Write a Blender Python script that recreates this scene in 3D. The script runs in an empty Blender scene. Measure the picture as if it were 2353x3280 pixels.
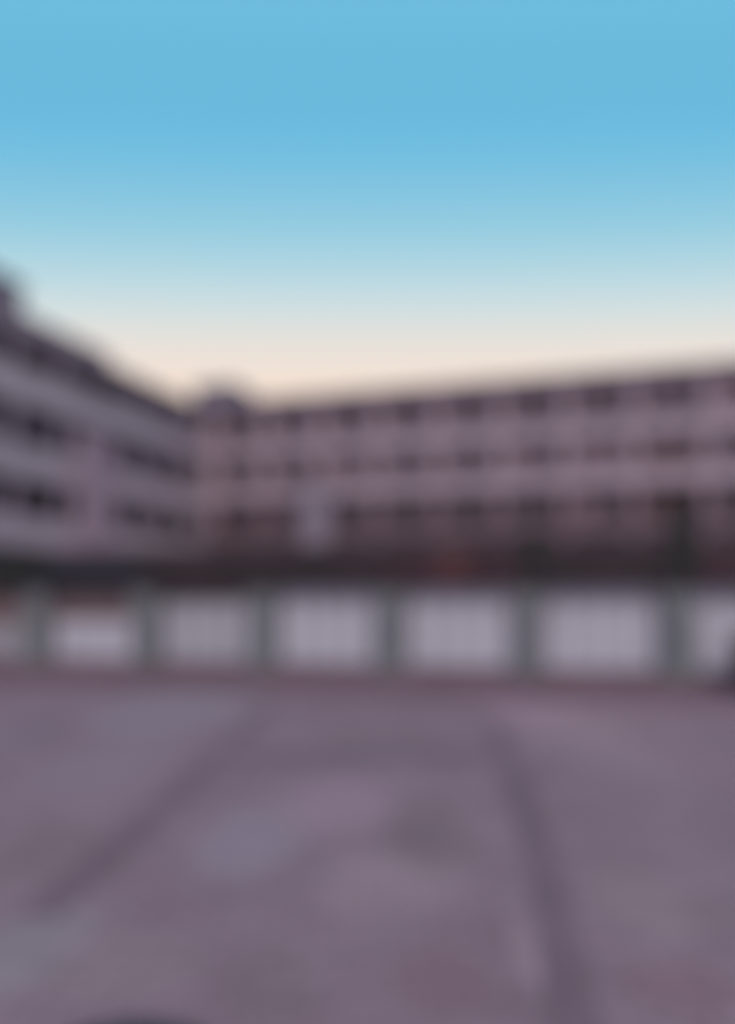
import bpy, bmesh, math, random
from mathutils import Vector, Matrix
random.seed(11)
S = bpy.context.scene
C = S.collection
R = math.radians

# ------------------------------------------------------------------ camera
cd = bpy.data.cameras.new('camera'); cam = bpy.data.objects.new('camera', cd); C.objects.link(cam)
cam.location = (0, 0, 1.6); cam.rotation_euler = (R(90), 0, 0)
cd.sensor_fit = 'HORIZONTAL'; cd.sensor_width = 36; cd.lens = 35.84
cd.shift_y = 196/1627.0
cd.clip_start = 0.05; cd.clip_end = 3000
cd.dof.use_dof = True; cd.dof.focus_distance = 0.40          # lens wide open and focused on something very near
cd.dof.aperture_fstop = 1.6
S.camera = cam
S.view_settings.view_transform = 'Standard'; S.view_settings.look = 'None'
S.view_settings.gamma = 1; S.view_settings.exposure = 0.08
S.view_settings.use_curve_mapping = False
F = 1620.0

# ------------------------------------------------------------------ sky
def lin(h):
    v = [int(h[i:i+2], 16)/255 for i in (0, 2, 4)]
    return tuple(c/12.92 if c <= .04045 else ((c+.055)/1.055)**2.4 for c in v)
SUN_EL, SUN_AZ = 42, 168        # degrees; azimuth clockwise from +Y
w = bpy.data.worlds.new("World"); S.world = w; w.use_nodes = True
nt = w.node_tree; nt.nodes.clear(); N = nt.nodes.new; L = nt.links.new
out = N('ShaderNodeOutputWorld'); bg = N('ShaderNodeBackground'); L(bg.outputs[0], out.inputs[0])
tc = N('ShaderNodeTexCoord'); sx = N('ShaderNodeSeparateXYZ'); L(tc.outputs['Generated'], sx.inputs[0])
def ramp(stops):
    r = N('ShaderNodeValToRGB'); e = r.color_ramp.elements
    while len(e) > 1: e.remove(e[0])
    e[0].position = stops[0][0]; e[0].color = (*stops[0][1], 1)
    for p, c in stops[1:]:
        k = e.new(p); k.color = (*c, 1)
    return r
tab = [(1330,'f8dcc8'),(1000,'f5dcc8'),(880,'f6dfcc'),(830,'f2e0d1'),(790,'ece1d6'),(750,'e5dfd8'),(715,'dbe0dc'),(660,'c9dce0'),(600,'b4d6e0'),
       (500,'94cbdf'),(400,'7fc2de'),(310,'6dbcdf'),(210,'69b8da'),(100,'6ab9db'),(0,'6dbbdd')]
st = []
for y, h in tab:
    t = (1330-y)/F; z = t/math.sqrt(1+t*t+.01); st.append((z, lin(h)))
st.append((.85, (.13, .33, .55))); st.append((1.0, (.12, .26, .47)))
front = ramp(st)
vm = N('ShaderNodeVectorMath'); vm.operation = 'MULTIPLY'; L(tc.outputs['Generated'], vm.inputs[0]); vm.inputs[1].default_value = (.4, 1, 1)
vn = N('ShaderNodeVectorMath'); vn.operation = 'NORMALIZE'; L(vm.outputs[0], vn.inputs[0])
sz = N('ShaderNodeSeparateXYZ'); L(vn.outputs[0], sz.inputs[0]); L(sz.outputs['Z'], front.inputs[0])
back = ramp([(0, (.48, .43, .50)), (.2, (.46, .41, .50)), (.45, (.32, .35, .48)), (.8, (.16, .29, .46)), (1, (.12, .27, .46))])
L(sx.outputs['Z'], back.inputs[0])
mr = N('ShaderNodeMapRange'); mr.interpolation_type = 'SMOOTHSTEP'
L(sx.outputs['Y'], mr.inputs[0]); mr.inputs[1].default_value = .45; mr.inputs[2].default_value = -.35
mx = N('ShaderNodeMix'); mx.data_type = 'RGBA'
L(mr.outputs[0], mx.inputs[0]); L(front.outputs[0], mx.inputs[6]); L(back.outputs[0], mx.inputs[7])
sky = N('ShaderNodeTexSky'); sky.sky_type = 'NISHITA'; sky.sun_disc = False
sky.sun_elevation = R(SUN_EL); sky.sun_rotation = R(SUN_AZ)
sc = N('ShaderNodeVectorMath'); sc.operation = 'SCALE'; L(sky.outputs[0], sc.inputs[0]); sc.inputs[3].default_value = .08
m2 = N('ShaderNodeMix'); m2.data_type = 'RGBA'; m2.inputs[0].default_value = .06
L(mx.outputs[2], m2.inputs[6]); L(sc.outputs[0], m2.inputs[7])
L(m2.outputs[2], bg.inputs[0]); bg.inputs[1].default_value = 1.0

# ------------------------------------------------------------------ sun
sd = bpy.data.lights.new('sun', 'SUN'); sun = bpy.data.objects.new('sun', sd); C.objects.link(sun)
sd.energy = 1.15; sd.angle = R(18); sd.color = (1, .78, .72)
dirv = Vector((math.sin(R(SUN_AZ))*math.cos(R(SUN_EL)), math.cos(R(SUN_AZ))*math.cos(R(SUN_EL)), math.sin(R(SUN_EL))))
sun.rotation_euler = (-dirv).to_track_quat('-Z', 'Y').to_euler()

# ------------------------------------------------------------------ helpers
def mat(name, col, rough=.75, var=.12, scale=1.5, spec=.3, metal=0, bump=.1, streak=False, fine=30):
    m = bpy.data.materials.new(name); m.use_nodes = True
    t = m.node_tree; b = t.nodes['Principled BSDF']
    b.inputs['Roughness'].default_value = rough; b.inputs['Metallic'].default_value = metal
    b.inputs['Specular IOR Level'].default_value = spec
    tcn = t.nodes.new('ShaderNodeTexCoord'); mp = t.nodes.new('ShaderNodeMapping')
    t.links.new(tcn.outputs['Object'], mp.inputs[0])
    if streak: mp.inputs['Scale'].default_value = (1, 1, .15)
    n1 = t.nodes.new('ShaderNodeTexNoise'); n1.inputs['Scale'].default_value = scale; n1.inputs['Detail'].default_value = 6
    n2 = t.nodes.new('ShaderNodeTexNoise'); n2.inputs['Scale'].default_value = fine; n2.inputs['Detail'].default_value = 3
    t.links.new(mp.outputs[0], n1.inputs[0]); t.links.new(tcn.outputs['Object'], n2.inputs[0])
    a = t.nodes.new('ShaderNodeMath'); a.operation = 'MULTIPLY_ADD'; a.inputs[1].default_value = .75
    t.links.new(n1.outputs[0], a.inputs[0])
    s2 = t.nodes.new('ShaderNodeMath'); s2.operation = 'MULTIPLY'; s2.inputs[1].default_value = .25
    t.links.new(n2.outputs[0], s2.inputs[0]); t.links.new(s2.outputs[0], a.inputs[2])
    r = t.nodes.new('ShaderNodeValToRGB'); e = r.color_ramp.elements
    e[0].position = .3; e[1].position = .7
    e[0].color = (*[c*(1-var) for c in col], 1); e[1].color = (*[min(1, c*(1+var)) for c in col], 1)
    t.links.new(a.outputs[0], r.inputs[0]); t.links.new(r.outputs[0], b.inputs['Base Color'])
    if bump:
        bp = t.nodes.new('ShaderNodeBump'); bp.inputs['Strength'].default_value = bump; bp.inputs['Distance'].default_value = .02
        t.links.new(n2.outputs[0], bp.inputs['Height']); t.links.new(bp.outputs[0], b.inputs['Normal'])
    return m

def box(bm, x0, x1, y0, y1, z0, z1, bev=0):
    r = bmesh.ops.create_cube(bm, size=1)
    for v in r['verts']:
        v.co = Vector(((x0+x1)/2+v.co.x*(x1-x0), (y0+y1)/2+v.co.y*(y1-y0), (z0+z1)/2+v.co.z*(z1-z0)))
    if bev:
        es = list({e for v in r['verts'] for e in v.link_edges})
        bmesh.ops.bevel(bm, geom=es, offset=bev, segments=2, affect='EDGES', profile=.6)
def boxes(*bs, bev=0):
    bm = bmesh.new()
    for b in bs: box(bm, *b, bev=bev)
    return bm
def prism(bm, pts, z0, z1):
    lo = [bm.verts.new((x, y, z0)) for x, y in pts]; hi = [bm.verts.new((x, y, z1)) for x, y in pts]
    n = len(pts); bm.faces.new(lo[::-1]); bm.faces.new(hi)
    for i in range(n): bm.faces.new((lo[i], lo[(i+1) % n], hi[(i+1) % n], hi[i]))
def lathe(bm, prof, n=32, cx=0, cy=0):
    rings = [[bm.verts.new((cx+r*math.cos(2*math.pi*k/n), cy+r*math.sin(2*math.pi*k/n), z)) for k in range(n)] for r, z in prof]
    for a, b in zip(rings, rings[1:]):
        for k in range(n): bm.faces.new((a[k], a[(k+1) % n], b[(k+1) % n], b[k]))
    bm.faces.new(rings[0][::-1]); bm.faces.new(rings[-1])
def obj(name, bm, m, parent=None, loc=(0, 0, 0), smooth=False):
    bmesh.ops.recalc_face_normals(bm, faces=bm.faces)
    me = bpy.data.meshes.new(name); bm.to_mesh(me); bm.free()
    me.materials.append(m)
    if smooth:
        for p in me.polygons: p.use_smooth = True
    o = bpy.data.objects.new(name, me); C.objects.link(o); o.parent = parent; o.location = loc
    return o
def thing(name, label, cat, loc=(0, 0, 0), rz=0, group=None):
    o = bpy.data.objects.new(name, None); C.objects.link(o); o.location = loc; o.rotation_euler = (0, 0, rz)
    o.empty_display_size = .3; o['label'] = label; o['category'] = cat
    if group: o['group'] = group
    return o
def copypart(o, parent, loc):
    c = o.copy(); C.objects.link(c); c.parent = parent; c.location = loc
    for ch in [x for x in o.children]:
        g = ch.copy(); C.objects.link(g); g.parent = c
    return c

# ------------------------------------------------------------------ materials
M = {}
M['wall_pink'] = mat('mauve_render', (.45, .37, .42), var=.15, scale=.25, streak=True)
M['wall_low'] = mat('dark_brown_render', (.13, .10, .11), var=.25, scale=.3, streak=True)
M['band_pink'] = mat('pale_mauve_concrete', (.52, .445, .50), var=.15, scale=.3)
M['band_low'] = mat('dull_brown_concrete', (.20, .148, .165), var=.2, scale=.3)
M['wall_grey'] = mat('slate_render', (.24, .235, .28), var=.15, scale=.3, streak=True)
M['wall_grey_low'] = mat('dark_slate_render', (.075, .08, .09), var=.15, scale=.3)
M['band_grey'] = mat('grey_violet_concrete', (.49, .45, .49), var=.12, scale=.3)
M['pier_pink'] = mat('pinkish_pier_render', (.42, .34, .40), var=.12, scale=.4)
M['column_pink'] = mat('pale_pink_column', (.54, .45, .50), var=.1, scale=.5)
M['column_grey'] = mat('grey_violet_column', (.33, .31, .37), var=.1, scale=.5)
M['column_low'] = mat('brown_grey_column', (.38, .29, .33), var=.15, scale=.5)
M['frame'] = mat('window_frame_paint', (.17, .14, .16), rough=.5, var=.05, bump=0)
M['glass'] = mat('window_glass', (.125, .10, .12), rough=.15, var=.3, scale=.4, spec=.5, bump=0)
M['blind'] = mat('window_blind', (.42, .32, .37), rough=.6, var=.1, bump=0)
M['brown'] = mat('brown_shutter', (.14, .085, .07), rough=.6, var=.1)
M['coping'] = mat('coping_metal', (.26, .215, .27), rough=.5, var=.08)
M['column'] = mat('grey_column_concrete', (.225, .255, .262), var=.12, scale=1.5)
M['panel'] = mat('pale_infill_panel', (.67, .70, .77), rough=.55, var=.06, scale=.8)
M['panel2'] = mat('greyer_infill_panel', (.47, .49, .53), rough=.55, var=.06, scale=.8)
M['rail'] = mat('reddish_top_board', (.26, .205, .20), rough=.6, var=.1)
M['fascia'] = mat('near_black_fascia', (.045, .036, .038), rough=.6, var=.3)
M['fascia_red'] = mat('dark_red_fascia', (.12, .055, .055), rough=.6, var=.15)
M['fascia_green'] = mat('black_green_fascia', (.028, .034, .031), rough=.6, var=.15)
M['fascia_brown'] = mat('dark_brown_fascia', (.062, .036, .042), rough=.6, var=.35)
M['fascia_blue'] = mat('blue_black_fascia', (.035, .038, .05), rough=.6, var=.3)
M['soffit'] = mat('dark_soffit', (.10, .08, .09), var=.2)
M['plinth'] = mat('mauve_plinth', (.24, .17, .20), var=.15)
M['banner'] = mat('pale_blue_banner', (.36, .34, .40), rough=.6, var=.06, bump=0)
M['bin'] = mat('dark_bin_paint', (.035, .028, .045), rough=.4, var=.15)
M['iron'] = mat('cast_iron', (.085, .06, .075), rough=.55, var=.2, metal=.3)
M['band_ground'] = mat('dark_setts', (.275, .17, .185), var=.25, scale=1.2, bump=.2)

# ground: weathered paving with worn and stained patches
def ground_mat():
    m = bpy.data.materials.new('weathered_paving'); m.use_nodes = True
    t = m.node_tree; b = t.nodes['Principled BSDF']; n = t.nodes.new; l = t.links.new
    b.inputs['Roughness'].default_value = .85; b.inputs['Specular IOR Level'].default_value = .2
    tcn = n('ShaderNodeTexCoord')
    nz = n('ShaderNodeTexNoise'); nz.inputs['Scale'].default_value = 1.1; nz.inputs['Detail'].default_value = 7; nz.inputs['Roughness'].default_value = .6
    l(tcn.outputs['Object'], nz.inputs[0])
    r = n('ShaderNodeValToRGB'); e = r.color_ramp.elements; e[0].position = .32; e[1].position = .68
    e[0].color = (.385, .235, .25, 1); e[1].color = (.485, .315, .335, 1); l(nz.outputs[0], r.inputs[0])
    cur = r.outputs[0]
    # patches: (px x, px y, half widths px, colour, amount)
    def P(x, y):
        Y = 1.6*F/(y-1330); return (x-813.5)*Y/F, Y
    patches = [(390,1575,190,45,(0.485,0.364,0.377),.8),(250,1700,150,90,(0.471,0.334,0.350),.6),(560,1870,130,90,(0.516,0.395,0.418),.6),(760,1790,140,60,(0.589,0.364,0.400),.7),
               (870,1960,170,80,(0.561,0.364,0.372),.7),(950,1850,100,70,(0.346,0.228,0.226),.7),(1200,1590,110,45,(0.620,0.383,0.424),.8),(1340,1640,170,80,(0.567,0.364,0.366),.6),
               (1500,1570,200,30,(0.546,0.340,0.372),.6),(60,2110,150,110,(0.485,0.364,0.362),.8),(270,2150,150,70,(0.455,0.316,0.304),.6),(1195,2125,55,70,(0.620,0.388,0.407),.8),
               (1440,2010,120,90,(0.501,0.340,0.338),.6),(620,2180,90,70,(0.355,0.243,0.234),.6),(970,2180,110,70,(0.392,0.220,0.226),.7),(90,1890,110,60,(0.377,0.243,0.234),.6),
               (1500,2200,130,80,(0.409,0.220,0.234),.6),(20,1650,90,60,(0.364,0.266,0.286),.6),(830,1660,200,40,(0.364,0.243,0.240),.5),(1570,2030,60,50,(0.377,0.243,0.253),.5),(1590,1760,60,150,(0.440,0.241,0.281),.5)]
    wn = n('ShaderNodeTexNoise'); wn.inputs['Scale'].default_value = 2.2; wn.inputs['Detail'].default_value = 4; l(tcn.outputs['Object'], wn.inputs[0])
    for x, y, hw, hh, col, amt in patches:
        cx, cy = P(x, y); Y0 = P(x, y+hh)[1]; Y1 = P(x, max(1360, y-hh))[1]
        ax = hw*cy/F; ay = (Y1-Y0)/2; cy = (Y0+Y1)/2; cx = (x-813.5)*cy/F
        s = n('ShaderNodeVectorMath'); s.operation = 'SUBTRACT'; s.inputs[1].default_value = (cx, cy, 0); l(tcn.outputs['Object'], s.inputs[0])
        q = n('ShaderNodeVectorMath'); q.operation = 'MULTIPLY'; q.inputs[1].default_value = (1/ax, 1/ay, 0); l(s.outputs[0], q.inputs[0])
        g = n('ShaderNodeVectorMath'); g.operation = 'LENGTH'; l(q.outputs[0], g.inputs[0])
        ad = n('ShaderNodeMath'); ad.operation = 'MULTIPLY_ADD'; ad.inputs[1].default_value = 1.4; l(wn.outputs[0], ad.inputs[0]); l(g.outputs['Value'], ad.inputs[2])
        k = n('ShaderNodeMapRange'); k.interpolation_type = 'SMOOTHSTEP'; l(ad.outputs[0], k.inputs[0])
        k.inputs[1].default_value = 2.0; k.inputs[2].default_value = 1.3; k.inputs[3].default_value = 0; k.inputs[4].default_value = amt
        x_ = n('ShaderNodeMix'); x_.data_type = 'RGBA'; l(k.outputs[0], x_.inputs[0]); l(cur, x_.inputs[6]); x_.inputs[7].default_value = (*col, 1)
        cur = x_.outputs[2]
    # paving joints
    br = n('ShaderNodeTexBrick'); br.inputs['Scale'].default_value = 1; br.inputs['Mortar Size'].default_value = .006
    br.inputs['Brick Width'].default_value = .22; br.inputs['Row Height'].default_value = .11
    br.inputs['Color1'].default_value = (1, 1, 1, 1); br.inputs['Color2'].default_value = (.84, .84, .84, 1); br.inputs['Mortar'].default_value = (.5, .5, .5, 1)
    l(tcn.outputs['Object'], br.inputs[0])
    mm = n('ShaderNodeMix'); mm.data_type = 'RGBA'; mm.blend_type = 'MULTIPLY'; mm.inputs[0].default_value = 1
    l(cur, mm.inputs[6]); l(br.outputs[0], mm.inputs[7]); l(mm.outputs[2], b.inputs['Base Color'])
    bp = n('ShaderNodeBump'); bp.inputs['Strength'].default_value = .4; bp.inputs['Distance'].default_value = .01
    l(br.outputs[0], bp.inputs['Height']); l(bp.outputs[0], b.inputs['Normal'])
    return m
M['ground'] = ground_mat()

# ------------------------------------------------------------------ ground
bm = bmesh.new(); G = 900
vs = [bm.verts.new(p) for p in ((-G, -G, 0), (G, -G, 0), (G, G, 0), (-G, G, 0))]; bm.faces.new(vs)
g = obj('ground', bm, M['ground']); g['kind'] = 'structure'
def ribbon(pts, wd, z):
    bm = bmesh.new(); rows = []
    for i, (x, y) in enumerate(pts):
        a = Vector(pts[max(0, i-1)]); b = Vector(pts[min(len(pts)-1, i+1)]); d = (b-a).normalized(); nn = Vector((-d.y, d.x))
        rows.append([bm.verts.new((x+nn.x*s*wd/2, y+nn.y*s*wd/2, z)) for s in (-1, 1)])
    for a, b in zip(rows, rows[1:]): bm.faces.new((a[0], a[1], b[1], b[0]))
    return bm
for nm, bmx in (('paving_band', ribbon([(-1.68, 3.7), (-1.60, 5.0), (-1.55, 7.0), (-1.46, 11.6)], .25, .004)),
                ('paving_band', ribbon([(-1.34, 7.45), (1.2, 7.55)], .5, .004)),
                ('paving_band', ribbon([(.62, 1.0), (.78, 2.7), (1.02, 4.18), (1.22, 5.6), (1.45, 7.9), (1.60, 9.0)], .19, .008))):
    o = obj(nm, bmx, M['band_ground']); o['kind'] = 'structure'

# ------------------------------------------------------------------ building wings
def window_proto(ww, wh, out, glassm, root, dark=True, loc=(0, 0, 0)):
    f = .07
    bm = boxes((-ww/2, ww/2, 0, out*.09, 0, f), (-ww/2, ww/2, 0, out*.09, wh-f, wh),
               (-ww/2, -ww/2+f, 0, out*.09, f, wh-f), (ww/2-f, ww/2, 0, out*.09, f, wh-f), (-.03, .03, 0, out*.07, f, wh-f))
    o = obj('window', bm, M['frame'], root, loc)
    obj('pane', boxes((-ww/2+f, ww/2-f, out*.005, out*.03, f, wh-f)), glassm, o)
    return o

def wing(root, length, out, depth, zsplit, ztop, bands, wall_up, wall_lo, band_up, band_lo, bay, first, colw, col_up, col_lo, rec=1.25, start=0, special={}, skipcol=()):
    """open galleries along local x, facing local y*out: slabs and parapets in front, a recessed wall with windows behind"""
    back = -out*depth; rw = -out*rec
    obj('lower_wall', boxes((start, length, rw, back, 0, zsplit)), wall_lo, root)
    obj('upper_wall', boxes((start, length, rw, back, zsplit, ztop-.3)), wall_up, root)
    obj('roof', boxes((start-.0, length+.1, out*.30, back, ztop-.3, ztop+.12), bev=.02), M['coping'], root)
    obj('roof_parapet', boxes((start, length+.1, out*.12, -out*.15, ztop-.62, ztop-.302), bev=.01), band_up, root)
    levels = [0.0]
    for z0, z1 in bands:
        m = band_lo if z1 < zsplit+.3 else band_up
        obj('floor_slab', boxes((start, length, -out*.155, rw-out*.002, z0+.05, z0+.30)), m, root)
        obj('balustrade', boxes((start, length, out*.10, -out*.15, z0, z1), bev=.02), m, root)
        obj('handrail', boxes((start, length, out*.14, -out*.17, z1+.003, z1+.06)), M['frame'], root)
        levels.append(z0+.30)
    tops = [z0 for z0, z1 in bands]+[ztop-.62]
    n = int((length-first)/bay)+1
    protos = {}
    for k in range(n):
        x = first+k*bay
        if k not in skipcol:
            for zb, zt in zip([0]+[z1 for z0, z1 in bands], tops):
                if zt-zb < .25: continue
                m = col_lo if zt < zsplit+.3 else col_up
                h = round(zt-zb-.07, 2); key = ('c', h, m.name)
                y = -out*.02
                if key in protos: copypart(protos[key], root, (x, y, zb+.063))
                else: protos[key] = obj('column', boxes((-colw/2, colw/2, out*.07, -out*.42, 0, h), bev=.02), m, root, (x, y, zb+.063))
        for r, zf in enumerate(levels):
            zc = tops[r] if r < len(tops) else ztop-.62
            for half in (.30, .72):
                xx = x+half*bay
                if xx > length-1: continue
                z0 = zf+1.0; h = round(min(1.5, (bands[r][0]+.0 if r < len(bands) else ztop-.62)-z0-.15), 2)
                key = special.get((r, k), 'blind' if random.random() < .15 else 'glass')
                loc = (xx, rw+out*.003, z0); kk = (key, h)
                if kk in protos: copypart(protos[kk], root, loc)
                else: protos[kk] = window_proto(1.35, h, out, M[key], root, loc=loc)

MA = math.atan(-.285)
main = thing('apartment_block', 'long pinkish mauve block behind the colonnade with open galleries and pale columns', 'building', (-12.4, 55.9, 0), MA)
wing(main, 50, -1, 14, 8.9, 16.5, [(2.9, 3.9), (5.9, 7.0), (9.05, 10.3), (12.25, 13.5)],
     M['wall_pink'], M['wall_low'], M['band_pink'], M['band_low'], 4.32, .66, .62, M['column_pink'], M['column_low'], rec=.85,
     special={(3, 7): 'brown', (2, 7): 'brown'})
obj('end_wall', boxes((-3.6, .45, .12, 7, 0, 16.19)), M['wall_pink'], main)
obj('end_wall_cap', boxes((-3.7, -.003, .2, 7.1, 16.195, 16.619)), M['coping'], main)
obj('roof_housing', boxes((-2.1, 1.4, 2.0, 5.5, 16.621, 18.6), (-2.25, 1.55, 1.85, 5.65, 18.6, 18.75)), M['wall_grey'], main)
la = math.atan2(-.944, -.329)
left = thing('side_block', 'slate grey block on the left with violet grey bands running towards the corner', 'building', (-12.55, 55.3, 0), la)
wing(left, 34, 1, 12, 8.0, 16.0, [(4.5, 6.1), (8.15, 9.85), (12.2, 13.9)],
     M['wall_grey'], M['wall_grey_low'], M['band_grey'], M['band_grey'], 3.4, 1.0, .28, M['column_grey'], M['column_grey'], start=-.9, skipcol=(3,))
obj('attic_step', boxes((10.6, 34, .10, -.35, 16.121, 16.7), (10.5, 34.1, .16, -.41, 16.7, 16.8)), M['coping'], left)
obj('roof_housing', boxes((16.9, 27, -.5, -5, 16.122, 18.5), (16.7, 27.2, -.36, -5.2, 18.5, 18.65)), M['wall_grey'], left)
obj('pier', boxes((10.9, 13.6, .55, .145, 0, 11.6), bev=.03), M['pier_pink'], left)

# banner on the main block
c, s = math.cos(math.atan(-.285)), math.sin(math.atan(-.285))
def on_main(x, y, z): return (-12.4+c*x-s*y, 55.9+s*x+c*y, z)
bn = thing('wall_banner', 'upright pale blue grey banner on the dark lower storeys of the mauve block', 'banner', on_main(9.0, -.16, 5.0), math.atan(-.285))
obj('cloth', boxes((-1.15, 1.15, -.10, -.06, .35, 4.75), bev=.008), M['banner'], bn)
obj('bracket', boxes((-1.25, 1.25, -.11, 0, 4.76, 4.84), (-1.25, 1.25, -.11, 0, .26, .34)), M['frame'], bn)

# ------------------------------------------------------------------ colonnade
wa = math.atan2(-3.2, 13.45); bay = math.hypot(13.45, 3.2)/5
cw = thing('colonnade', 'low colonnade across the square with near black fascia, grey columns and pale infill panels', 'colonnade', (-7.6, 17.0, 0), wa)
x0, x1 = -2*bay-.4, 7*bay+.4
obj('roof', boxes((x0, x1, -.25, 2.9, 2.60, 2.76), bev=.015), M['soffit'], cw)
obj('soffit', boxes((x0+.05, x1-.05, .13, 2.85, 2.5, 2.597)), M['soffit'], cw)
obj('plinth', boxes((x0, x1, -.42, .5, 0, .13), (x0, x1, -.05, .4, .13, .27), bev=.01), M['plinth'], cw)
for k in range(-2, 8):
    x = k*bay
    obj('column', boxes((x-.31, x+.31, -.20, .47, .13, 1.95), (x-.36, x+.36, -.25, .52, .132, .30), (x-.36, x+.36, -.215, .52, 1.75, 1.855), bev=.012), M['column'], cw)
    if k == 7: break
    xa, xb = x+.365, x+bay-.365
    top = {-2: 1.35, -1: 1.0, 0: 1.15, 1: 1.6}.get(k, 1.95)
    pm = M['panel2'] if k in (-2, -1) else M['panel']
    if k == 1: pm = mat('mid_infill_panel', (.55, .58, .63), rough=.55, var=.06, scale=.8)
    p = obj('infill_panel', boxes((xa, xb, .06, .12, .275, top-.004), bev=.004), pm, cw)
    for i in range(1, 4):
        xm = xa+(xb-xa)*i/4
        obj('panel_joint', boxes((xm-.014, xm+.014, .035, .058, .29, top-.02)), M['column'], p)
    if top < 1.9: obj('top_board', boxes((xa, xb, .05, .13, top, 1.95), bev=.004), M['rail'], cw)
for k in range(-2, 7):
    xa, xb = k*bay, (k+1)*bay
    fm = M[{3: 'fascia_brown', 5: 'fascia_brown', -1: 'fascia_green', 1: 'fascia', 0: 'fascia_blue'}.get(k, 'fascia')]
    obj('fascia_panel', boxes((xa+.015, xb-.015, -.30, -.22, 1.86, 2.585), bev=.01), fm, cw)
for cx, ww, zt, m in ((3*bay+1.35, .6, 2.57, 'fascia_red'), (4*bay+.1, .42, 2.95, 'fascia_green'), (5*bay+.05, .5, 3.35, 'fascia_green'), (-.9, 1.2, 2.8, 'fascia_green'), (.1, .5, 2.8, 'fascia_green')):
    obj('sign_board', boxes((cx-ww/2, cx+ww/2, -.345, -.303, 1.93, zt), bev=.006), M[m], cw)

# darker strip laid on the ground along the front of the colonnade
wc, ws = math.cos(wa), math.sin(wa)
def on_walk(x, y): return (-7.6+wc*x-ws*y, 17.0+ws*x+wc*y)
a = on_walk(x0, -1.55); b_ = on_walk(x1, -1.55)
o = obj('dark_strip', ribbon([a, b_], 2.2, .012), M['band_ground']); o['kind'] = 'structure'

# ------------------------------------------------------------------ litter bin at the right edge
lb = thing('litter_bin', 'dark round litter bin at the right edge of the square', 'litter bin', (6.72, 12.75, .014))
bm = bmesh.new(); lathe(bm, [(.24, 0), (.27, .04), (.30, .78), (.31, .80), (.31, .84)]); obj('body', bm, M['bin'], lb, smooth=False)
bm = bmesh.new(); lathe(bm, [(.33, .842), (.33, .90), (.26, 1.0), (.10, 1.04)]); obj('lid', bm, M['bin'], lb)
bm = bmesh.new(); lathe(bm, [(.305, .30), (.312, .31), (.312, .35), (.303, .36)]); obj('band', bm, M['frame'], lb)

# ------------------------------------------------------------------ manhole cover at the bottom edge
mh = thing('manhole_cover', 'dark iron manhole cover in the paving at the bottom edge', 'manhole cover', (-.84, 2.41, 0))
bm = bmesh.new(); lathe(bm, [(.36, .001), (.36, .012), (.355, .016)], 48); obj('rim', bm, M['iron'], mh)
bm = bmesh.new(); lathe(bm, [(.32, .0165), (.32, .022)], 48)
for i in range(-5, 6):
    for j in range(-5, 6):
        if math.hypot(i, j) < 4.9: box(bm, i*.06-.018, i*.06+.018, j*.06-.018, j*.06+.018, .0225, .028)
obj('cover_plate', bm, M['iron'], mh)
